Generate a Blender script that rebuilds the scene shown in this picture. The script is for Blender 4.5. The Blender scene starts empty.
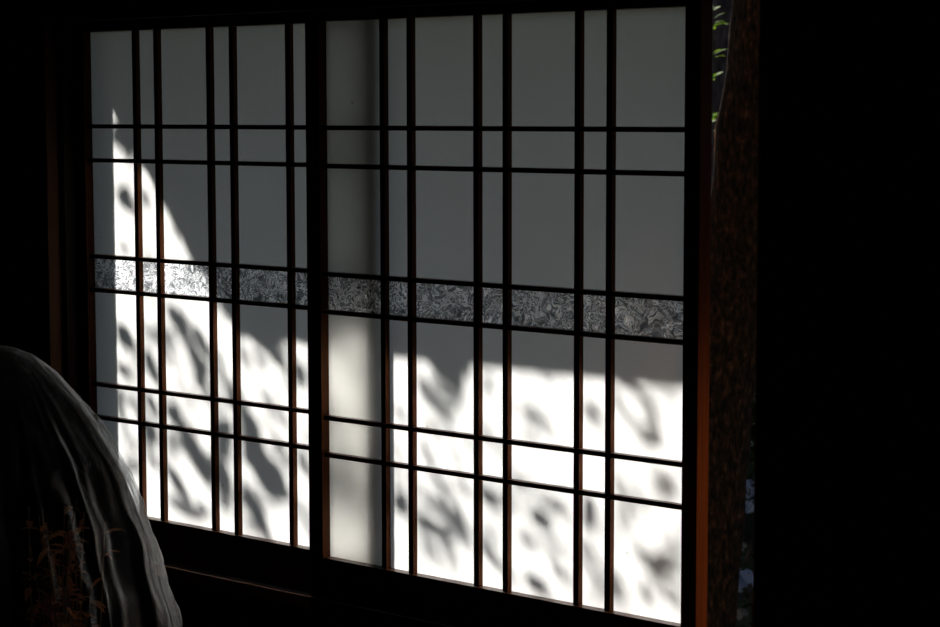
import bpy, bmesh, math, random
from mathutils import Vector, Matrix
S = bpy.context.scene
C = S.collection
R = random.Random(7)
SUN_E = 8.0
SKY_E = .045

# ------------------------------------------------------------------ helpers
def link(name, me, mat=None, parent=None):
    o = bpy.data.objects.new(name, me)
    C.objects.link(o)
    if mat: me.materials.append(mat)
    if parent: o.parent = parent
    return o

def empty(name, loc, rz=0):
    o = bpy.data.objects.new(name, None)
    o.empty_display_size = .1
    C.objects.link(o)
    o.location = loc
    o.rotation_euler = (0, 0, rz)
    return o

def tag(o, label=None, cat=None, group=None, kind=None):
    if label: o['label'] = label
    if cat: o['category'] = cat
    if group: o['group'] = group
    if kind: o['kind'] = kind
    return o

def tube_bm(bm, pts, rads, n=10, cap=True):
    rings = []
    for i, p in enumerate(pts):
        p = Vector(p)
        a = Vector(pts[max(0, i-1)]); b = Vector(pts[min(len(pts)-1, i+1)])
        d = (b-a).normalized()
        s = d.cross(Vector((0, .3, 1)) if abs(d.z) < .9 else Vector((0, 1, 0))).normalized()
        t = d.cross(s)
        rings.append([bm.verts.new(p + (s*math.cos(2*math.pi*k/n) + t*math.sin(2*math.pi*k/n))*rads[i]) for k in range(n)])
    for a, b in zip(rings, rings[1:]):
        for k in range(n):
            bm.faces.new((a[k], a[(k+1) % n], b[(k+1) % n], b[k]))
    if cap:
        bm.faces.new(rings[0][::-1]); bm.faces.new(rings[-1])

class MB:
    """collects shapes and links them as one mesh"""
    def __init__(s): s.bm = bmesh.new()
    def box(s, x0, x1, y0, y1, z0, z1, bev=0):
        r = bmesh.ops.create_cube(s.bm, size=1)
        for v in r['verts']:
            v.co = Vector(((x0+x1)/2 + v.co.x*(x1-x0), (y0+y1)/2 + v.co.y*(y1-y0), (z0+z1)/2 + v.co.z*(z1-z0)))
        if bev:
            es = list({e for v in r['verts'] for e in v.link_edges})
            bmesh.ops.bevel(s.bm, geom=es, offset=bev, segments=2, profile=.6, affect='EDGES')
        return s
    def tube(s, pts, rads, n=10, cap=True):
        tube_bm(s.bm, pts, rads, n, cap); return s
    def leaf(s, base, tip, wid, side, bend=Vector((0, 0, 0))):
        base = Vector(base); tip = Vector(tip); d = tip-base
        prof = [(0, .0), (.12, .55), (.32, .95), (.55, .95), (.78, .6), (1, 0)]
        L = []; Rr = []; M = []
        for t, w in prof:
            c = base + d*t + bend*math.sin(math.pi*t)
            M.append(s.bm.verts.new(c))
            if w > 0:
                L.append(s.bm.verts.new(c + side*(wid/2*w) + bend*.25))
                Rr.append(s.bm.verts.new(c - side*(wid/2*w) + bend*.25))
            else:
                L.append(M[-1]); Rr.append(M[-1])
        for i in range(len(prof)-1):
            for Q in (L, Rr):
                vs = []
                for v in (M[i], M[i+1], Q[i+1], Q[i]):
                    if v not in vs: vs.append(v)
                if len(vs) > 2:
                    s.bm.faces.new(vs)
        return s
    def build(s, name, mat, parent=None, smooth=False):
        me = bpy.data.meshes.new(name)
        bmesh.ops.recalc_face_normals(s.bm, faces=s.bm.faces[:])
        s.bm.to_mesh(me); s.bm.free()
        if smooth:
            for p in me.polygons: p.use_smooth = True
        return link(name, me, mat, parent)

# ------------------------------------------------------------------ materials
def new_mat(name):
    m = bpy.data.materials.new(name); m.use_nodes = True
    nt = m.node_tree; nt.nodes.clear()
    out = nt.nodes.new('ShaderNodeOutputMaterial')
    return m, nt, out
def N(nt, t, **kw):
    n = nt.nodes.new(t)
    for k, v in kw.items():
        if k in n.inputs: n.inputs[k].default_value = v
        else: setattr(n, k, v)
    return n
def ramp(nt, fac, stops):
    r = nt.nodes.new('ShaderNodeValToRGB')
    e = r.color_ramp.elements
    e[0].position, e[0].color = stops[0][0], (*stops[0][1], 1)
    e[1].position, e[1].color = stops[-1][0], (*stops[-1][1], 1)
    for p, c in stops[1:-1]:
        x = e.new(p); x.color = (*c, 1)
    nt.links.new(fac, r.inputs[0])
    return r.outputs[0]
def coords(nt, scale=(1, 1, 1)):
    g = nt.nodes.new('ShaderNodeNewGeometry')
    mp = nt.nodes.new('ShaderNodeMapping'); mp.inputs['Scale'].default_value = scale
    nt.links.new(g.outputs['Position'], mp.inputs[0])
    return mp.outputs[0]

def surf(name, stops, scale=(1, 1, 1), nscale=6, detail=6, rough=.6, bump=.2, dist=.004, spec=.3, metal=0):
    m, nt, out = new_mat(name)
    co = coords(nt, scale)
    n = N(nt, 'ShaderNodeTexNoise', Scale=nscale, Detail=detail, Roughness=.6)
    nt.links.new(co, n.inputs['Vector'])
    b = N(nt, 'ShaderNodeBsdfPrincipled', Roughness=rough, Metallic=metal)
    b.inputs['Specular IOR Level'].default_value = spec
    nt.links.new(ramp(nt, n.outputs[0], stops), b.inputs['Base Color'])
    if bump:
        bp = N(nt, 'ShaderNodeBump', Strength=bump, Distance=dist)
        nt.links.new(n.outputs[0], bp.inputs['Height']); nt.links.new(bp.outputs[0], b.inputs['Normal'])
    nt.links.new(b.outputs[0], out.inputs[0])
    return m

wood_v = surf('lattice_wood_upright', [(.3, (.070, .020, .006)), (.7, (.115, .038, .013))], (1, 1, .04), 160, rough=.6, bump=.15, dist=.001, spec=.05)
wood_h = surf('lattice_wood_level', [(.3, (.085, .026, .009)), (.7, (.14, .048, .018))], (.04, 1, 1), 160, rough=.38, bump=.1, dist=.001, spec=.3)
dark_wood = surf('dark_timber', [(.3, (.012, .006, .004)), (.7, (.022, .011, .007))], (1, 1, .05), 60, rough=.6, bump=.15, dist=.001, spec=.12)
sill_wood = surf('sill_timber', [(.3, (.02, .009, .004)), (.7, (.045, .02, .009))], (.05, 1, 1), 60, rough=.5, bump=.15, dist=.001, spec=.15)
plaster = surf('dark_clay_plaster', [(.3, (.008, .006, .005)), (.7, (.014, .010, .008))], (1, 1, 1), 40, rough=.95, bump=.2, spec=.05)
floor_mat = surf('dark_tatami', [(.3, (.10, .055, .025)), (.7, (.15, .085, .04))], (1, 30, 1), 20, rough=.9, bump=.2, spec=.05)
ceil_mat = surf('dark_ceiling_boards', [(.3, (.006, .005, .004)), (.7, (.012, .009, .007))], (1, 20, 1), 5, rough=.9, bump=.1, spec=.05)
ext_wood = surf('weathered_outer_timber', [(.3, (.08, .06, .045)), (.7, (.16, .12, .09))], (1, 1, .1), 30, rough=.8)
bark = surf('reddish_bark', [(.36, (.016, .013, .008)), (.5, (.05, .030, .017)), (.62, (.13, .055, .027)), (.75, (.33, .17, .10))], (1, 1, .45), 75, 8, .9, 1.0, .012, .1)
grey_bark = surf('grey_bark', [(.35, (.03, .025, .03)), (.65, (.16, .13, .14))], (1, 1, .4), 26, 8, .9, 1.0, .012, .1)
leaf_dark = surf('dark_foliage', [(.3, (.012, .028, .010)), (.7, (.035, .065, .022))], (1, 1, 1), 9, rough=.6, bump=0, spec=.2)
ground_mat = surf('mossy_ground', [(.35, (.016, .016, .006)), (.5, (.028, .032, .009)), (.7, (.042, .040, .017))], (1, 1, 1), 3, rough=.95, bump=.4, dist=.02)
black_cloth = surf('black_upholstery', [(.3, (.006, .006, .007)), (.7, (.012, .011, .012))], (1, 1, 1), 80, rough=.9, bump=.2, dist=.001, spec=.1)

def leaf_mat(name, c1, c2, tr=.4):
    m, nt, out = new_mat(name)
    n = N(nt, 'ShaderNodeTexNoise', Scale=14., Detail=3.)
    nt.links.new(coords(nt), n.inputs['Vector'])
    col = ramp(nt, n.outputs[0], [(.35, c1), (.65, c2)])
    d = N(nt, 'ShaderNodeBsdfPrincipled', Roughness=.7); d.inputs['Specular IOR Level'].default_value = .08
    t = N(nt, 'ShaderNodeBsdfTranslucent')
    nt.links.new(col, d.inputs['Base Color']); nt.links.new(col, t.inputs['Color'])
    mx = N(nt, 'ShaderNodeMixShader', Fac=tr)
    nt.links.new(d.outputs[0], mx.inputs[1]); nt.links.new(t.outputs[0], mx.inputs[2]); nt.links.new(mx.outputs[0], out.inputs[0])
    return m
leaf_tree = leaf_mat('tree_leaf', (.04, .09, .02), (.10, .17, .04), .12)
leaf_fresh = leaf_mat('fresh_yellow_green_leaf', (.08, .19, .008), (.26, .38, .03), .45)
petal = leaf_mat('pale_blue_petal', (.35, .48, .75), (.65, .75, .95), .3)
petal_white = leaf_mat('white_petal', (.35, .35, .36), (.5, .5, .5), .3)
dry_leaf = leaf_mat('dry_reddish_leaf', (.55, .20, .09), (.95, .50, .27), .35)
straw = surf('dry_stem', [(.3, (.16, .09, .05)), (.7, (.4, .25, .15))], (1, 1, 1), 30, rough=.7, bump=0)

def paper_mat():
    m, nt, out = new_mat('shoji_paper')
    co = coords(nt)
    fib = N(nt, 'ShaderNodeTexNoise', Scale=90., Detail=5., Roughness=.7, Distortion=1.2)
    nt.links.new(co, fib.inputs['Vector'])
    cl = N(nt, 'ShaderNodeTexNoise', Scale=9., Detail=3.)
    nt.links.new(co, cl.inputs['Vector'])
    add = N(nt, 'ShaderNodeMath', operation='ADD')
    nt.links.new(fib.outputs[0], add.inputs[0]); nt.links.new(cl.outputs[0], add.inputs[1])
    half = N(nt, 'ShaderNodeMath', operation='MULTIPLY'); half.inputs[1].default_value = .5
    nt.links.new(add.outputs[0], half.inputs[0])
    col = ramp(nt, half.outputs[0], [(.3, (.94, .935, .91)), (.7, (.99, .985, .96))])
    vo = N(nt, 'ShaderNodeTexVoronoi', Scale=13.)         # a few specks of dust in the sheet
    nt.links.new(co, vo.inputs['Vector'])
    sp = ramp(nt, vo.outputs['Distance'], [(.02, (.72, .70, .67)), (.05, (1, 1, 1))])
    mul = N(nt, 'ShaderNodeMix', data_type='RGBA', blend_type='MULTIPLY')
    mul.inputs[0].default_value = 1.0
    nt.links.new(col, mul.inputs[6]); nt.links.new(sp, mul.inputs[7])
    t = N(nt, 'ShaderNodeBsdfTranslucent'); d = N(nt, 'ShaderNodeBsdfDiffuse')
    nt.links.new(mul.outputs[2], t.inputs['Color']); nt.links.new(mul.outputs[2], d.inputs['Color'])
    mx = N(nt, 'ShaderNodeMixShader', Fac=.03)
    nt.links.new(t.outputs[0], mx.inputs[1]); nt.links.new(d.outputs[0], mx.inputs[2]); nt.links.new(mx.outputs[0], out.inputs[0])
    return m
paper = paper_mat()

def glass_mat():
    m, nt, out = new_mat('frost_pattern_glass')
    co = coords(nt, (1, 1, 1.25))
    wp = N(nt, 'ShaderNodeTexNoise', Scale=22., Detail=2.)
    nt.links.new(co, wp.inputs['Vector'])
    mixv = N(nt, 'ShaderNodeVectorMath', operation='MULTIPLY_ADD')
    mixv.inputs[1].default_value = (.055, .055, .055)
    nt.links.new(wp.outputs['Color'], mixv.inputs[0]); nt.links.new(co, mixv.inputs[2])
    a = N(nt, 'ShaderNodeTexNoise', Scale=50., Detail=2., Roughness=.5, Distortion=1.8)
    nt.links.new(mixv.outputs[0], a.inputs['Vector'])
    # thin curved ridges: 1-|n-.5|
    s1 = N(nt, 'ShaderNodeMath', operation='SUBTRACT'); s1.inputs[1].default_value = .5
    ab = N(nt, 'ShaderNodeMath', operation='ABSOLUTE')
    nt.links.new(a.outputs[0], s1.inputs[0]); nt.links.new(s1.outputs[0], ab.inputs[0])
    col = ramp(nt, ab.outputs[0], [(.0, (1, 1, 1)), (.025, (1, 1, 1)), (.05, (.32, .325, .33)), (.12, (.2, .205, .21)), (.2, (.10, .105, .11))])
    hgt = ramp(nt, ab.outputs[0], [(.0, (1, 1, 1)), (.12, (0, 0, 0))])
    bp = N(nt, 'ShaderNodeBump', Strength=1.0, Distance=.010)
    nt.links.new(hgt, bp.inputs['Height'])
    t = N(nt, 'ShaderNodeBsdfTranslucent')
    gain = N(nt, 'ShaderNodeVectorMath', operation='SCALE'); gain.inputs['Scale'].default_value = 2.6   # sparkle painted in: ridge colour raised beyond the light that falls on it
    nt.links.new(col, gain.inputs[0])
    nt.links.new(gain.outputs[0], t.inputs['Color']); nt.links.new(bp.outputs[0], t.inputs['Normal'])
    g = N(nt, 'ShaderNodeBsdfRefraction', Roughness=.06, IOR=1.5)
    g.inputs['Color'].default_value = (.95, .96, .96, 1)
    nt.links.new(bp.outputs[0], g.inputs['Normal'])
    mx = N(nt, 'ShaderNodeMixShader', Fac=.45)
    nt.links.new(t.outputs[0], mx.inputs[1]); nt.links.new(g.outputs[0], mx.inputs[2]); nt.links.new(mx.outputs[0], out.inputs[0])
    return m
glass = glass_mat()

FILM_MIN, FILM_MAX = .004, 1.0
def film_mat():
    m, nt, out = new_mat('clear_plastic_film')
    co = coords(nt, (1, 1, .45))
    n = N(nt, 'ShaderNodeTexNoise', Scale=26., Detail=6., Roughness=.6, Distortion=1.4)
    nt.links.new(co, n.inputs['Vector'])
    bp = N(nt, 'ShaderNodeBump', Strength=1.0, Distance=.02)
    nt.links.new(n.outputs[0], bp.inputs['Height'])
    tp = N(nt, 'ShaderNodeBsdfTransparent'); tp.inputs[0].default_value = (.93, .94, .95, 1)
    gl = N(nt, 'ShaderNodeBsdfGlossy', Roughness=.22)
    gl.inputs[0].default_value = (1, 1, 1, 1)
    nt.links.new(bp.outputs[0], gl.inputs['Normal'])
    tr = N(nt, 'ShaderNodeBsdfTranslucent'); tr.inputs[0].default_value = (.96, .97, 1, 1)
    nt.links.new(bp.outputs[0], tr.inputs['Normal'])
    m1 = N(nt, 'ShaderNodeMixShader', Fac=.4)
    nt.links.new(gl.outputs[0], m1.inputs[1]); nt.links.new(tr.outputs[0], m1.inputs[2])
    lw = N(nt, 'ShaderNodeLayerWeight', Blend=.25)
    fac = N(nt, 'ShaderNodeMapRange'); fac.inputs['To Min'].default_value = FILM_MIN; fac.inputs['To Max'].default_value = FILM_MAX
    pw = N(nt, 'ShaderNodeMath', operation='POWER'); pw.inputs[1].default_value = 1.35
    nt.links.new(lw.outputs['Facing'], pw.inputs[0]); nt.links.new(pw.outputs[0], fac.inputs['Value'])
    m2 = N(nt, 'ShaderNodeMixShader')
    nt.links.new(fac.outputs[0], m2.inputs[0]); nt.links.new(tp.outputs[0], m2.inputs[1]); nt.links.new(m1.outputs[0], m2.inputs[2])
    nt.links.new(m2.outputs[0], out.inputs[0])
    return m

film = film_mat()

# ------------------------------------------------------------------ measures (metres; X along the window wall, Y outward, Z up)
FLOOR = -.25
GROUND = -.6
IW = .84                       # clear width between the stiles of one screen
BARW, GAP = .006, .0621        # bar face width, narrow gap
WIDE = (IW - 3*GAP - 6*BARW)/4
BD = .0175                     # depth of the upright bars
LV = [1.3859, 1.192, 1.1202, .9157, .8437, .6408, .5695, .3656]   # top of the level bars (first: underside of top rail, last: top of bottom rail)
HW, HD = .0091, .0151
XL = -.7437                    # left screen, inner edge of its left stile
YL = .0365                     # the left screen slides in the outer groove

# ------------------------------------------------------------------ the room
def structure(name, mb, mat, label=None):
    o = mb.build(name, mat); o['kind'] = 'structure'
    if label: o['label'] = label
    return o
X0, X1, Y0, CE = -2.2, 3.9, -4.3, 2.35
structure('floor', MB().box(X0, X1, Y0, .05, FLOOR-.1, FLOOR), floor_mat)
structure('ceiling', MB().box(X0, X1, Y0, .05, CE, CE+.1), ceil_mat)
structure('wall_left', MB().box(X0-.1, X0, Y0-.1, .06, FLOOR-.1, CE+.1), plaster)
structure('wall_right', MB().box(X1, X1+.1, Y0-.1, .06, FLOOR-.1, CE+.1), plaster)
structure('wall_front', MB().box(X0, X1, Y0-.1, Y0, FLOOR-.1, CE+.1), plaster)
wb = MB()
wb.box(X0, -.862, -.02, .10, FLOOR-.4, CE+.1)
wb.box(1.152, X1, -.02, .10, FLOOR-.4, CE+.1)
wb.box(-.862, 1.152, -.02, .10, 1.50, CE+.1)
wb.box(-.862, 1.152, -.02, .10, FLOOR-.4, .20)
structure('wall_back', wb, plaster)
# posts, lintel and grooved sill around the opening
structure('trim_1', MB().box(-.93, -.79, -.05, .12, FLOOR, CE, .003), surf('left_post_timber', [(.3, (.05, .02, .008)), (.7, (.09, .035, .014))], (1, 1, .05), 60, rough=.6, spec=.1), 'dark timber post left of the screens')
structure('trim_2', MB().box(1.005, 1.152, -.05, .12, FLOOR, CE, .003), dark_wood, 'black timber post right of the open gap')
lin = MB(); lin.box(-.79, 1.005, -.055, -.033, 1.405, 1.51, .002)
lin.box(-.79, 1.005, -.033, .056, 1.425, 1.51); lin.box(-.79, 1.005, .010, .0145, 1.405, 1.426); lin.box(-.79, 1.005, .056, .10, 1.405, 1.51)
structure('trim_3', lin, dark_wood, 'dark grooved head rail above the screens')
sl = MB(); sl.box(-.79, 1.005, -.055, .12, .195, .2725)
sl.box(-.79, 1.005, .054, .12, .2725, .279, .001)
sl.box(0, 1.005, -.0548, -.0478, .2725, .2955, .0022); sl.box(-.79, 1.005, -.0478, -.034, .2725, .2765, .001)
structure('trim_8', MB().box(-.79, 0, -.0548, -.0478, .2725, .2955, .0022), surf('painted_lit_ridge', [(.3, (.30, .14, .07)), (.7, (.45, .22, .11))], (.05, 1, 1), 60, rough=.4, spec=.3), 'front lip of the sill, painted pale as a lit edge')  # paler colour stands in for light on this stretch of the lip
structure('trim_4', sl, dark_wood, 'brown grooved sill under the screens')
structure('trim_5', MB().box(-.79, -.7755, -.015, .1735, .2725, 1.425, .001), dark_wood, 'narrow dark jamb beside the left screen')
structure('trim_7', MB().box(.999, 1.005, -.045, .119, .2725, 1.405, .001), surf('warm_bounce_board', [(.3, (.75, .36, .13)), (.7, (.85, .45, .18))], (1, 1, .05), 30, rough=.6), 'unseen warm board added on the right post to bounce light')  # added out of view: reflects warm sunlight onto the right stile
structure('trim_6', MB().box(1.152, 1.9, -.032, -.02, FLOOR, CE, .002), surf('red_brown_board', [(.3, (.03, .010, .006)), (.7, (.05, .017, .009))], (1, 1, .05), 30, rough=.8, spec=.05), 'dark reddish board right of the post')

# ------------------------------------------------------------------ the two sliding screens
def make_screen(x, y, sl_w, sr_w, label):
    """x: inner edge of the left stile, y: plane of the paper"""
    root = empty('shoji_screen', (x, y, .2785))
    tag(root, label, 'sliding screen', None)
    Z = -.2785
    zb, zt = 0.0, 1.4225+Z
    def P(mb, name, mat, parent=root): return mb.build(name, mat, parent)
    P(MB().box(-sl_w, 0, -.0203, .0125, zb, zt, .001), 'stile', wood_v)
    P(MB().box(IW, IW+sr_w, -.0203, .0125, zb, zt, .001), 'stile', wood_v)
    P(MB().box(0, IW, -.0185, .0115, LV[0]+Z, zt, .001), 'top_rail', wood_h)
    P(MB().box(0, IW, -.0185, .0115, zb, LV[7]+Z, .001), 'bottom_rail', wood_h)
    xs = []
    q = 0
    for i in range(6):
        q += WIDE if i % 2 == 0 else GAP
        xs.append(q); q += BARW
    for q in xs:
        P(MB().box(q-.0055, q+BARW+.0008, -.0125, -.0004, LV[7]+Z, LV[0]+Z, .0012), 'upright_bar', wood_v)
    for v in LV[1:7]:
        P(MB().box(0, IW, -.0148, -.0006, v-HW+Z, v+Z, .0022), 'level_bar', wood_h)
    # thin frames that hold the glass band, behind bars 3 and 4
    P(MB().box(0, IW, 0, .0012, LV[3]-HW*.5+Z, LV[0]+Z), 'paper_sheet', paper)
    P(MB().box(0, IW, 0, .0012, LV[7]+Z, LV[4]-HW*.5+Z), 'paper_sheet', paper)
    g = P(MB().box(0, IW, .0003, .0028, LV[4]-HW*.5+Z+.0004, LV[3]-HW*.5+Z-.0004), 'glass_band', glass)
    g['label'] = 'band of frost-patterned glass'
    return root
make_screen(0, 0, .0365, .0310, 'right sliding paper screen, in front, beside the open gap to the garden')
make_screen(XL, YL, .0310, .0385, 'left sliding paper screen, partly behind the right one, sunlit high at its left')

# ------------------------------------------------------------------ sun direction: light travels along SUN
SUN = Vector((.75, -1.0, -.88))
def up_sun(x, y, z, t):
    return Vector((x, y, z)) - SUN*t

# ------------------------------------------------------------------ outside
structure('ground', MB().box(-14, 12, .13, 14, GROUND-.1, GROUND), ground_mat, 'mossy garden ground outside')
structure('added_bounce_strip', MB().box(-7, 7, .95, 1.75, GROUND, GROUND+.02, .005), surf('pale_bounce_gravel', [(.35, (.08, .09, .10)), (.65, (.17, .185, .20))], (1, 1, 1), 60, rough=.9, bump=.6, dist=.01), 'unseen pale gravel strip added outside to bounce sunlight')  # added out of view: bounces sun into the shade and the glass
structure('added_dark_backing', MB().box(-9, 6, 6.6, 6.7, GROUND, 1.6, .005), dark_wood, 'dark fence added behind the hedge to block bright sky')  # added backing: keeps the low sky from showing through the hedge
structure('added_wing_blocker', MB().box(-1.36, -1.30, .13, .84, GROUND, 3.0, .002), ext_wood, 'unseen wing added left of the screens to block sky light')  # added out of view: cuts sky light on the left screen
structure('wall_outer_face', MB().box(-4, 4.2, .10, .13, GROUND, .19).box(-4, -.862, .10, .13, .19, 3).box(1.152, 4.2, .10, .13, .19, 3).box(-.862, 1.152, .10, .13, 1.51, 3), ext_wood)
# eave over the window; its front edge and left end shape the shade on the paper
ev = MB(); ev.box(-.83, 3.4, .13, 1.20, 1.815, 1.86, .002)
ev.box(-1.16, -.83, .13, 1.20, 1.788, 1.86, .002)
for k in range(12):
    ev.box(-1.1+k*.38, -1.06+k*.38, .13, 1.17, 1.86, 1.90)
ev.box(-1.16, 3.4, .13, 1.22, 1.90, 1.93, .002)
tag(ev.build('eave', ext_wood), 'weathered wooden eave over the outside of the screens', 'eave', kind='structure')

TREE_T = 1.42
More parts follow.
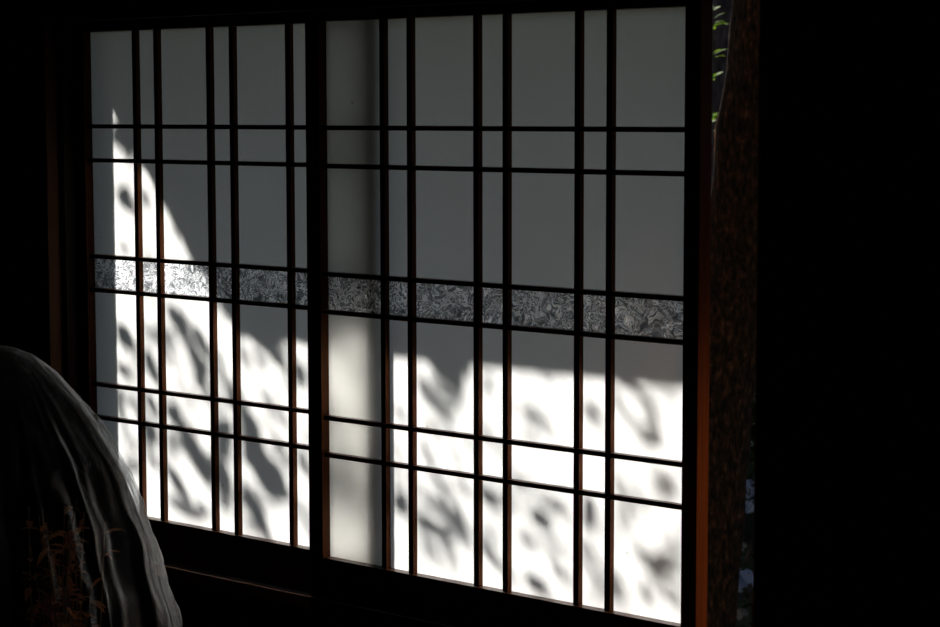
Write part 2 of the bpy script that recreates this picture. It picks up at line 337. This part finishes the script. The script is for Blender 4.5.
# where leaf shadows fall on the paper (metres on the wall: x, z to x, z, width, weight, 1 = right screen); each leaf hangs up-sun of its shadow
STROKES = [
    (-0.66, 1.218, -0.607, 1.155, 0.029, 1.0, 0), (-0.674, 1.188, -0.646, 1.153, 0.0315, 1.0, 0), (-0.646, 1.151, -0.608, 1.126, 0.0218, 1.0, 0),
    (-0.598, 1.132, -0.547, 1.108, 0.0216, 1.0, 0), (-0.532, 1.094, -0.501, 1.037, 0.0143, 0.75, 0), (-0.459, 0.993, -0.441, 0.957, 0.0142, 1.0, 0),
    (-0.655, 1.186, -0.626, 1.163, 0.0339, 1.0, 0), (-0.639, 1.159, -0.614, 1.134, 0.0241, 1.0, 0), (-0.588, 1.139, -0.563, 1.118, 0.0288, 1.0, 0),
    (-0.661, 1.054, -0.62, 1.027, 0.034, 1.0, 0), (-0.58, 1.056, -0.559, 1.01, 0.0168, 0.75, 0), (-0.471, 0.986, -0.478, 0.955, 0.0118, 0.75, 0),
    (-0.526, 1.065, -0.508, 1.045, 0.019, 1.0, 0), (-0.449, 0.88, -0.418, 0.867, 0.0142, 1.0, 0), (-0.658, 0.938, -0.632, 0.924, 0.0146, 0.75, 0),
    (-0.669, 0.765, -0.618, 0.717, 0.0342, 0.75, 0), (-0.671, 0.681, -0.632, 0.661, 0.022, 0.75, 0), (-0.563, 0.83, -0.538, 0.807, 0.012, 0.5, 0),
    (-0.579, 0.72, -0.545, 0.649, 0.0266, 0.75, 0), (-0.506, 0.819, -0.461, 0.76, 0.0215, 0.75, 0), (-0.475, 0.81, -0.44, 0.74, 0.0214, 1.0, 0),
    (-0.446, 0.746, -0.398, 0.679, 0.0237, 1.0, 0), (-0.423, 0.777, -0.379, 0.714, 0.0236, 0.75, 0), (-0.419, 0.707, -0.389, 0.672, 0.0212, 1.0, 0),
    (-0.508, 0.767, -0.486, 0.737, 0.0167, 0.75, 0), (-0.351, 0.737, -0.332, 0.66, 0.0163, 0.5, 0), (-0.247, 0.776, -0.187, 0.733, 0.0206, 1.0, 0),
    (-0.195, 0.744, -0.156, 0.715, 0.0205, 1.0, 0), (-0.215, 0.78, -0.158, 0.75, 0.0183, 0.75, 0), (-0.285, 0.745, -0.26, 0.699, 0.0162, 0.5, 0),
    (-0.124, 0.729, -0.097, 0.676, 0.0203, 1.0, 0), (-0.673, 0.631, -0.655, 0.554, 0.0245, 0.75, 0), (-0.581, 0.629, -0.543, 0.585, 0.0242, 0.75, 0),
    (-0.583, 0.563, -0.545, 0.52, 0.0315, 1.0, 0), (-0.572, 0.491, -0.546, 0.464, 0.0145, 0.5, 0), (-0.511, 0.607, -0.471, 0.58, 0.0312, 1.0, 0),
    (-0.425, 0.673, -0.383, 0.646, 0.0213, 0.75, 0), (-0.506, 0.549, -0.46, 0.52, 0.0144, 0.75, 0), (-0.456, 0.55, -0.402, 0.489, 0.0333, 1.0, 0),
    (-0.419, 0.514, -0.378, 0.452, 0.0308, 1.0, 0), (-0.514, 0.476, -0.446, 0.412, 0.024, 0.75, 0), (-0.503, 0.41, -0.41, 0.377, 0.0216, 0.75, 0),
    (-0.425, 0.413, -0.388, 0.388, 0.019, 0.75, 0), (-0.36, 0.586, -0.316, 0.551, 0.0328, 1.0, 0), (-0.361, 0.551, -0.319, 0.51, 0.0235, 0.75, 0),
    (-0.362, 0.497, -0.318, 0.438, 0.0352, 1.0, 0), (-0.354, 0.432, -0.321, 0.407, 0.0164, 0.75, 0), (-0.282, 0.616, -0.227, 0.554, 0.0301, 1.0, 0),
    (-0.274, 0.564, -0.211, 0.49, 0.0417, 1.0, 0), (-0.245, 0.518, -0.159, 0.467, 0.0461, 1.0, 0), (-0.228, 0.483, -0.148, 0.453, 0.0322, 1.0, 0),
    (-0.225, 0.657, -0.171, 0.61, 0.0138, 0.75, 0), (-0.284, 0.469, -0.23, 0.378, 0.0232, 0.75, 0), (-0.261, 0.443, -0.207, 0.368, 0.0278, 0.75, 0),
    (-0.192, 0.572, -0.155, 0.542, 0.016, 0.5, 0), (-0.124, 0.555, -0.099, 0.506, 0.0181, 0.5, 0), (-0.125, 0.459, -0.101, 0.399, 0.0181, 0.5, 0),
    (-0.156, 0.707, -0.139, 0.669, 0.0136, 0.75, 0), (-0.326, 0.653, -0.302, 0.614, 0.0163, 0.75, 0), (-0.034, 0.666, 0.025, 0.609, 0.0311, 0.75, 0),
    (-0.041, 0.528, 0.024, 0.508, 0.0335, 0.75, 0), (0.019, 0.523, 0.088, 0.489, 0.0354, 0.75, 0), (0.005, 0.49, 0.077, 0.456, 0.0222, 0.5, 0),
    (-0.036, 0.466, 0.005, 0.451, 0.0224, 0.5, 0), (0.176, 0.677, 0.191, 0.652, 0.0107, 1.0, 1), (0.232, 0.73, 0.264, 0.689, 0.0169, 1.0, 1),
    (0.261, 0.692, 0.318, 0.671, 0.0168, 1.0, 1), (0.272, 0.785, 0.288, 0.739, 0.0272, 1.0, 1), (0.289, 0.764, 0.337, 0.721, 0.0334, 1.0, 1),
    (0.342, 0.736, 0.32, 0.683, 0.0187, 1.0, 1), (0.311, 0.78, 0.34, 0.746, 0.0291, 1.0, 1), (0.271, 0.722, 0.31, 0.698, 0.0168, 0.5, 1),
    (0.236, 0.619, 0.258, 0.588, 0.0106, 0.75, 1), (0.394, 0.735, 0.408, 0.716, 0.0144, 0.75, 1), (0.387, 0.745, 0.43, 0.741, 0.0103, 0.5, 1),
    (0.246, 0.598, 0.268, 0.575, 0.0106, 0.75, 1), (0.17, 0.507, 0.205, 0.474, 0.0279, 1.0, 1), (0.171, 0.405, 0.192, 0.391, 0.0129, 0.75, 1),
    (0.225, 0.472, 0.287, 0.451, 0.0213, 1.0, 1), (0.255, 0.5, 0.334, 0.486, 0.019, 0.75, 1), (0.28, 0.448, 0.344, 0.473, 0.0232, 1.0, 1),
    (0.332, 0.5, 0.344, 0.432, 0.0167, 0.75, 1), (0.295, 0.448, 0.314, 0.408, 0.0189, 0.75, 1), (0.337, 0.556, 0.361, 0.515, 0.0146, 0.5, 1),
    (0.389, 0.533, 0.434, 0.508, 0.0207, 0.75, 1), (0.394, 0.435, 0.434, 0.397, 0.0166, 0.75, 1), (0.483, 0.692, 0.553, 0.67, 0.0162, 1.0, 1),
    (0.619, 0.707, 0.643, 0.695, 0.0178, 1.0, 1), (0.641, 0.707, 0.665, 0.681, 0.0098, 0.75, 1), (0.684, 0.743, 0.701, 0.711, 0.0117, 0.75, 1),
    (0.697, 0.717, 0.741, 0.68, 0.0117, 0.75, 1), (0.718, 0.76, 0.76, 0.728, 0.0116, 0.75, 1), (0.755, 0.733, 0.783, 0.684, 0.0116, 0.75, 1),
    (0.741, 0.679, 0.785, 0.669, 0.0213, 1.0, 1), (0.692, 0.768, 0.733, 0.747, 0.0156, 0.75, 1), (0.654, 0.785, 0.711, 0.759, 0.0216, 0.75, 1),
    (0.788, 0.762, 0.823, 0.757, 0.0115, 0.5, 1), (0.504, 0.518, 0.547, 0.484, 0.0203, 1.0, 1), (0.481, 0.458, 0.517, 0.454, 0.0183, 0.75, 1),
    (0.495, 0.393, 0.538, 0.376, 0.0285, 0.75, 1), (0.547, 0.534, 0.587, 0.523, 0.0161, 0.75, 1), (0.558, 0.425, 0.576, 0.409, 0.0181, 0.75, 1),
    (0.624, 0.554, 0.644, 0.506, 0.0258, 0.75, 1), (0.623, 0.456, 0.658, 0.396, 0.0119, 0.5, 1), (0.777, 0.61, 0.821, 0.598, 0.0193, 0.75, 1),
    (0.685, 0.596, 0.7, 0.575, 0.0137, 0.75, 1), (0.762, 0.468, 0.807, 0.451, 0.0349, 0.75, 1), (0.686, 0.395, 0.701, 0.376, 0.0138, 0.5, 1),
    (0.439, 0.53, 0.467, 0.512, 0.0164, 0.5, 1), (0.741, 0.41, 0.773, 0.377, 0.0156, 0.5, 1),
]


# the tree in the gap: trunk leaning up to the right, foliage reaching left over the garden
tree = tag(empty('garden_tree', (-.50, 2.0, GROUND)), 'reddish-brown tree trunk standing in the open gap right of the screens', 'tree')
def rel(p, o): return Vector(p) - o.location
tp = []; tr_ = []
AX = [(-.6, -.60), (-.15, -.5386), (.1364, -.5211), (.4175, -.4997), (.5585, -.4774), (.6994, -.4484), (.985, -.3830), (1.183, -.3655), (1.27, -.3360), (1.385, -.3210), (1.515, -.3090), (2.2, -.255), (3.3, -.11)]
for i in range(49):
    z = GROUND + i*.08
    k = max(q for q in range(len(AX)-1) if AX[q][0] <= z+1e-6)
    f = (z-AX[k][0])/(AX[k+1][0]-AX[k][0])
    x = AX[k][1] + (AX[k+1][1]-AX[k][1])*f
    tp.append(rel((x, 2.0+.01*math.sin(z*3.3), z), tree))
    tr_.append((.107 if z > 0 else .107 + .05*(z/GROUND)**2) - .012*max(0, z-1.6) + .003*math.sin(z*9+1) + .002*math.sin(z*23))
tk = MB().tube(tp, tr_, 40)
for v in tk.bm.verts:
    a = math.atan2(v.co.y, v.co.x - .09)
    v.co += Vector((math.cos(a), math.sin(a), 0))*(.004*math.sin(a*7+v.co.z*4) + .003*math.sin(a*13-v.co.z*9))
tk.build('trunk', bark, tree, True)
br = MB()
def branch(a, b, r0, r1, sag=.15):
    pts = []; rr = []
    for i in range(9):
        t = i/8
        p = Vector(a).lerp(Vector(b), t) + Vector((0, 0, sag*math.sin(math.pi*t)))
        pts.append(rel(p, tree)); rr.append(r0+(r1-r0)*t)
    br.tube(pts, rr, 8)
    return pts
branch((-.12, 2.0, 3.1), (-1.2, 1.8, 3.35), .04, .02)
branch((-.12, 2.0, 3.1), (.6, 2.2, 3.6), .035, .015)
branch((-.1, 2.0, 3.2), (-.6, 1.7, 3.5), .03, .012)
branch((-1.2, 1.8, 3.35), (-2.2, 1.75, 3.2), .02, .008)
lf = MB(); lf2 = MB()
def hang(wx, wz, y, ang, L, w, t):
    """one leaf hanging t up-sun of the wall point (wx, wz)"""
    m = up_sun(wx, y, wz, t)
    dv = Vector((math.cos(ang), 0, math.sin(ang)))*L
    side = Vector((-math.sin(ang), 0, math.cos(ang)))
    lf.leaf(rel(m-dv/2, tree), rel(m+dv/2, tree), w, side, SUN.normalized()*R.uniform(-.02, .02))
for i, (xa, za, xb, zb, w, d, rt) in enumerate(STROKES):
    y = 0 if rt else YL
    L = math.hypot(xb-xa, zb-za); ang = math.atan2(zb-za, xb-xa)
    k = {1.0: 1.6, .75: 1.35, .5: 1.05}[d]
    L2 = max(L, w*1.2)
    hang((xa+xb)/2, (za+zb)/2, y, ang, L2*1.3, w*k, R.uniform(1.45, 1.8))
    for q in range(4 if d == 1.0 else 3):
        f = R.uniform(-.1, 1.1); o = R.uniform(-.6, .6)*w
        hang(xa+(xb-xa)*f-math.sin(ang)*o, za+(zb-za)*f+math.cos(ang)*o, y, ang+R.uniform(-.5, .5), w*R.uniform(1.2, 1.9), w*R.uniform(.55, .9), R.uniform(1.45, 2.2))
for n, x0_, x1_, z0_, z1_, y in ((210, -.66, .11, .37, .77, YL), (120, .16, .84, .37, .58, 0), (34, .16, .84, .58, .76, 0), (10, -.66, -.45, .8, 1.1, YL)):
    for q in range(n):
        hang(R.uniform(x0_, x1_), R.uniform(z0_, z1_), y, R.gauss(-.95, .45), R.uniform(.03, .06), R.uniform(.012, .022), R.uniform(1.7, 3.0))
# leaves along the left end of the eave
for q in range(26):
    f = R.random()
    hang(-.66+.36*f+R.uniform(-.012, .004), 1.215-.43*f+R.uniform(-.012, .004), YL, R.gauss(-.95, .5), R.uniform(.03, .07), R.uniform(.012, .024), R.uniform(1.4, 1.7))
# more of the crown, above and to the right of the sun's way to the paper
for i in range(420):
    wx, wz = R.uniform(-.1, 2.6), R.uniform(1.0, 1.9)
    t = R.uniform(1.6, 2.3)
    a = up_sun(wx, 0, wz, t)
    if a.z < 2.3: continue
    ang = R.uniform(0, 6.28); L = R.uniform(.05, .11)
    dv = Vector((math.cos(ang)*.6, R.uniform(-.4, .4), -abs(math.sin(ang)))).normalized()*L
    sd = dv.cross(Vector((R.uniform(-1, 1), R.uniform(-1, 1), .2))).normalized()
    lf.leaf(rel(a, tree), rel(a+dv, tree), L*.4, sd, sd*0)
br.build('branches', bark, tree, True)
lf.build('foliage', leaf_tree, tree)

# second tree behind, grey, seen at the top of the gap
g2 = tag(empty('grey_barked_tree', (-2.34, 4.6, GROUND)), 'grey-barked trunk behind the reddish tree, at the top left of the gap', 'tree')
pts = [Vector((.02*math.sin(i*.9)+max(0, i*.15-2.6)**1.0*.8, 0, i*.15)) for i in range(26)]
MB().tube(pts, [.17+.008*math.sin(i*1.7)-.003*i for i in range(26)], 32).build('trunk', grey_bark, g2, True)
lf = MB()
for k in range(260):
    p = Vector((R.uniform(.6, 1.8), R.uniform(-.5, .5), R.uniform(3.3, 4.3)))
    dv = Vector((R.uniform(-1, 1), R.uniform(-1, 1), R.uniform(-1, .2))).normalized()*.1
    lf.leaf(p, p+dv, .045, dv.cross(Vector((0, 0, 1))).normalized())
lf.build('foliage', leaf_tree, g2)

# young shrub whose fresh leaves peep past the screen's edge
sh = tag(empty('young_shrub', (-1.22, 3.0, GROUND)), 'slender shrub with fresh yellow-green leaves at the left of the gap', 'shrub')
st = MB(); st.tube([(0, 0, 0), (-.02, .01, .7), (0, 0, 1.4), (.01, 0, 2.0), (-.03, .03, 2.6)], [.012, .010, .008, .006, .003], 8)
st.build('stem', grey_bark, sh, True)
lf = MB()
for z, n in ((2.14, 12), (2.10, 9), (2.0, 9), (1.93, 8), (1.79, 10), (1.77, 6), (2.4, 8), (2.3, 6), (2.5, 6)):
    for k in range(n):
        an = R.uniform(0, 6.28)
        dr = Vector((math.cos(an), math.sin(an), R.uniform(-.2, .5))).normalized()
        b0 = Vector((.005, 0, z+R.uniform(-.02, .02))) + dr*.012
        L = R.uniform(.035, .06)
        lf.leaf(b0, b0+dr*L, L*.42, dr.cross(Vector((0, 0, 1))).normalized(), Vector((0, 0, .004)))
lf.build('foliage', leaf_fresh, sh)

# hydrangea: low bush with pale blue heads right of the trunk
hy = tag(empty('hydrangea_bush', (-.80, 2.75, GROUND)), 'low dark bush with pale blue blossoms beside the foot of the reddish trunk', 'bush')
lf = MB()
for k in range(420):
    p = Vector((R.gauss(0, .13), max(-.25, min(.15, R.gauss(0, .11))), R.uniform(.02, .95)))
    dv = Vector((R.uniform(-1, 1), R.uniform(-1, 1), R.uniform(-.5, .6))).normalized()*R.uniform(.05, .09)
    lf.leaf(p, p+dv, dv.length*.5, dv.cross(Vector((.1, .2, 1))).normalized(), Vector((0, 0, .005)))
lf.build('foliage', leaf_dark, hy)
st = MB()
for k in range(7):
    st.tube([(R.uniform(-.04, .04), R.uniform(-.04, .04), 0), (R.uniform(-.1, .1), R.uniform(-.05, .1), .4), (R.uniform(-.15, .15), R.uniform(-.1, .15), .8)], [.007, .005, .003], 6)
st.build('stems', grey_bark, hy, True)
def blossom(p, r, mat):
    b = MB(); p = Vector(p)
    for k in range(26):
        d = Vector((R.gauss(0, 1), R.gauss(0, 1), R.gauss(.3, 1))).normalized()
        c = p + d*r
        s = d.cross(Vector((.3, .1, 1))).normalized(); t = d.cross(s)
        for q in (s, -s, t, -t):
            b.leaf(c, c+q*r*.45, r*.36, d.cross(q))
    b.build('blossom', mat, hy)
for (x, z), r, m in (((-.782, .055), .028, petal), ((-.772, .0), .022, petal), ((-.795, -.235), .036, petal), ((-.80, -.345), .02, petal_white),
                     ((-.776, .195), .010, petal_white), ((-.80, -.13), .014, petal_white)):
    blossom(rel((x, 2.6, z), hy), r, m)

# evergreen hedge closing the view
hg = tag(empty('evergreen_hedge', (-2.9, 5.7, GROUND)), 'dark evergreen hedge far behind the trunks in the gap', 'hedge')
lf = MB()
for k in range(8000):
    p = Vector((R.uniform(-2.2, 2.4), R.gauss(0, .16), R.uniform(0, 2.9)))
    dv = Vector((R.uniform(-1, 1), R.uniform(-1, 1), R.uniform(-.8, .8))).normalized()*R.uniform(.08, .14)
    lf.leaf(p, p+dv, dv.length*.5, dv.cross(Vector((.1, .2, 1))).normalized())
lf.build('foliage', leaf_dark, hg)
co = MB()
for k in range(12):
    x = -2.1+k*.38
    co.tube([(x, 0, 0), (x+.05, .03, 1.2), (x-.03, 0, 2.6)], [.03, .022, .01], 8)
co.build('stems', grey_bark, hg, True)

# ------------------------------------------------------------------ chair, dried bunch and plastic cover
CX, CY = .175, -.90
SHEET = [(1.110, .0), (1.106, .03), (1.093, .062), (1.065, .098), (1.032, .130), (.99, .165), (.95, .195), (.905, .220), (.84, .248), (.765, .273), (.69, .295), (.50, .335), (.33, .37), (.15, .40), (.0, .43)]      # outline of the draped sheet: height, radius
ch = tag(empty('upholstered_chair', (CX, CY, FLOOR), math.radians(-48.7)), 'black round-backed chair standing under the clear plastic sheet', 'chair')
def cush(name, x0, x1, y0, y1, z0, z1, b, parent):
    m = MB(); m.box(x0, x1, y0, y1, z0, z1)
    bmesh.ops.bevel(m.bm, geom=m.bm.edges[:], offset=b, segments=5, profile=.5, affect='EDGES')
    return m.build(name, black_cloth, parent, True)
cush('seat', -.18, .16, -.15, .15, .34, .42, .03, ch)
m = MB()
prof = [(r_*.84, z_*.985) for z_, r_ in SHEET[1:11]]
prof = [(.22, .42)] + prof[::-1] + [(-a, b) for a, b in prof] + [(-.22, .42)]
f = [m.bm.verts.new((-.09, x, z)) for x, z in prof]; g = [m.bm.verts.new((-.04, x, z)) for x, z in prof]
m.bm.faces.new(f); m.bm.faces.new(g[::-1])
for i in range(len(prof)):
    j = (i+1) % len(prof); m.bm.faces.new((f[i], f[j], g[j], g[i]))
bmesh.ops.bevel(m.bm, geom=[e for e in m.bm.edges if abs(e.verts[0].co.x-e.verts[1].co.x) < 1e-5], offset=.014, segments=3, affect='EDGES')
m.build('backrest', black_cloth, ch, True)
for sx in (-.14, .12):
    for sy in (-.12, .12):
        MB().tube([(sx, sy, .34), (sx*1.1, sy*1.1, 0)], [.018, .012], 12).build('leg', dark_wood, ch, True)

bn = tag(empty('dried_plant_bunch', (CX+.75*.115+.66*.065, CY+.66*.115-.75*.065, FLOOR+.422)), 'bunch of dry reddish-brown leaves and stems inside the plastic sheet', 'dried plants')
st = MB(); lf = MB()
for k in range(60):
    a = R.uniform(0, 6.28); sp = R.uniform(.01, .075); h = R.uniform(.16, .47)
    b0 = Vector((R.uniform(-.015, .015), R.uniform(-.015, .015), 0)); tpz = Vector((math.cos(a)*sp, math.sin(a)*sp*.8, h))
    mid = (b0+tpz)/2 + Vector((R.uniform(-.02, .02), R.uniform(-.02, .02), 0))
    st.tube([b0, mid, tpz], [.0016, .0014, .0008], 5)
    for q in range(9):
        c = mid.lerp(tpz, R.uniform(-.4, 1))
        d = Vector((R.uniform(-1, 1), R.uniform(-1, 1), R.uniform(-.9, .5))).normalized()*R.uniform(.015, .035)
        lf.leaf(c, c+d, d.length*.35, d.cross(Vector((.2, .1, 1))).normalized(), Vector((0, 0, .004)))
st.build('stems', straw, bn, True); lf.build('leaves', dry_leaf, bn)

def sheet():
    bm = bmesh.new()
    tab = SHEET
    def prof(u):
        x = u*(len(tab)-1); i = min(int(x), len(tab)-2); f = x-i
        return [tab[i][k]+(tab[i+1][k]-tab[i][k])*f for k in (0, 1)]
    NU, NT = 150, 420
    rows = []
    for j in range(1, NU+1):
        u = j/NU
        z, r = prof(u)
        grow = max(0, min(1, (u-.18)/.3))**.8
        row = []
        for k in range(NT):
            th = 2*math.pi*k/NT
            w = th + .10*math.sin(3*th+1)+ .05*math.sin(u*7+th*2)
            f = (1-abs(math.sin(w*4.5+.6)))**1.6*.55 + (1-abs(math.sin(w*8+u*1.2+2)))**2.2*.45
            f2 = math.sin(w*43+u*9)*.45+math.sin(w*23-u*14)*.55
            dth = abs((th-math.radians(25)+math.pi) % (2*math.pi)-math.pi); gw = .25+.75*max(0, 1-dth/1.7)
            rr = r*(1 - .135*grow*gw*(1-f)) + .005*f2*grow*gw + .003*math.sin(z*60+w*6)*grow*gw
            row.append(bm.verts.new((rr*math.cos(th), rr*math.sin(th), z)))
        rows.append(row)
    top = bm.verts.new((0, 0, 1.110))
    for k in range(NT):
        bm.faces.new((top, rows[0][k], rows[0][(k+1) % NT]))
    for a, b in zip(rows, rows[1:]):
        for k in range(NT):
            bm.faces.new((a[k], b[k], b[(k+1) % NT], a[(k+1) % NT]))
    me = bpy.data.meshes.new('plastic_sheet'); bm.to_mesh(me); bm.free()
    for p in me.polygons: p.use_smooth = True
    o = link('plastic_sheet', me, film)
    o.location = (CX, CY, FLOOR+.002)
    return tag(o, 'crumpled clear plastic sheet draped over the dark chair at lower left', 'plastic sheet')
sheet()

# ------------------------------------------------------------------ light
def sun_lamp(energy):
    l = bpy.data.lights.new('sun', 'SUN'); l.energy = energy; l.angle = math.radians(.7); l.color = (1, .985, .97)
    o = bpy.data.objects.new('sun', l); C.objects.link(o)
    o.rotation_euler = SUN.to_track_quat('-Z', 'Y').to_euler(); o.location = (-4, 6, 6)
sun_lamp(SUN_E)
w = bpy.data.worlds.new('sky'); S.world = w; w.use_nodes = True
nt = w.node_tree; nt.nodes.clear()
sky = nt.nodes.new('ShaderNodeTexSky'); sky.sky_type = 'NISHITA'; sky.sun_disc = False
sky.sun_elevation = math.radians(35); sky.sun_rotation = math.atan2(-.75, 1.0)
bg = nt.nodes.new('ShaderNodeBackground'); bg.inputs[1].default_value = SKY_E
o_ = nt.nodes.new('ShaderNodeOutputWorld')
hs = nt.nodes.new('ShaderNodeHueSaturation'); hs.inputs['Saturation'].default_value = .95
nt.links.new(sky.outputs[0], hs.inputs['Color']); nt.links.new(hs.outputs[0], bg.inputs[0]); nt.links.new(bg.outputs[0], o_.inputs[0])

# ------------------------------------------------------------------ camera
cd = bpy.data.cameras.new('camera'); cam = bpy.data.objects.new('camera', cd); C.objects.link(cam)
cd.sensor_width = 36; cd.lens = 2131.1/940*36; cd.clip_start = .05; cd.clip_end = 100
cx = Vector((0.75141473, 0.65982851, -0.0014994)); cy = Vector((-0.0610789, 0.07181912, 0.99554577)); cz = -Vector((-0.65699716, 0.74797617, -0.09426755))
cam.matrix_world = Matrix(((cx.x, cy.x, cz.x, 2.86795), (cx.y, cy.y, cz.y, -2.85644), (cx.z, cy.z, cz.z, 1.21704), (0, 0, 0, 1)))
cd.dof.use_dof = True; cd.dof.focus_distance = 3.95; cd.dof.aperture_fstop = 9
S.camera = cam
S.view_settings.view_transform = 'Standard'; S.view_settings.look = 'None'
S.view_settings.exposure = 0; S.view_settings.gamma = 1
S.cycles.max_bounces = 10; S.cycles.transparent_max_bounces = 24; S.cycles.caustics_reflective = False
S.cycles.caustics_refractive = True
S.cycles.use_denoising = True
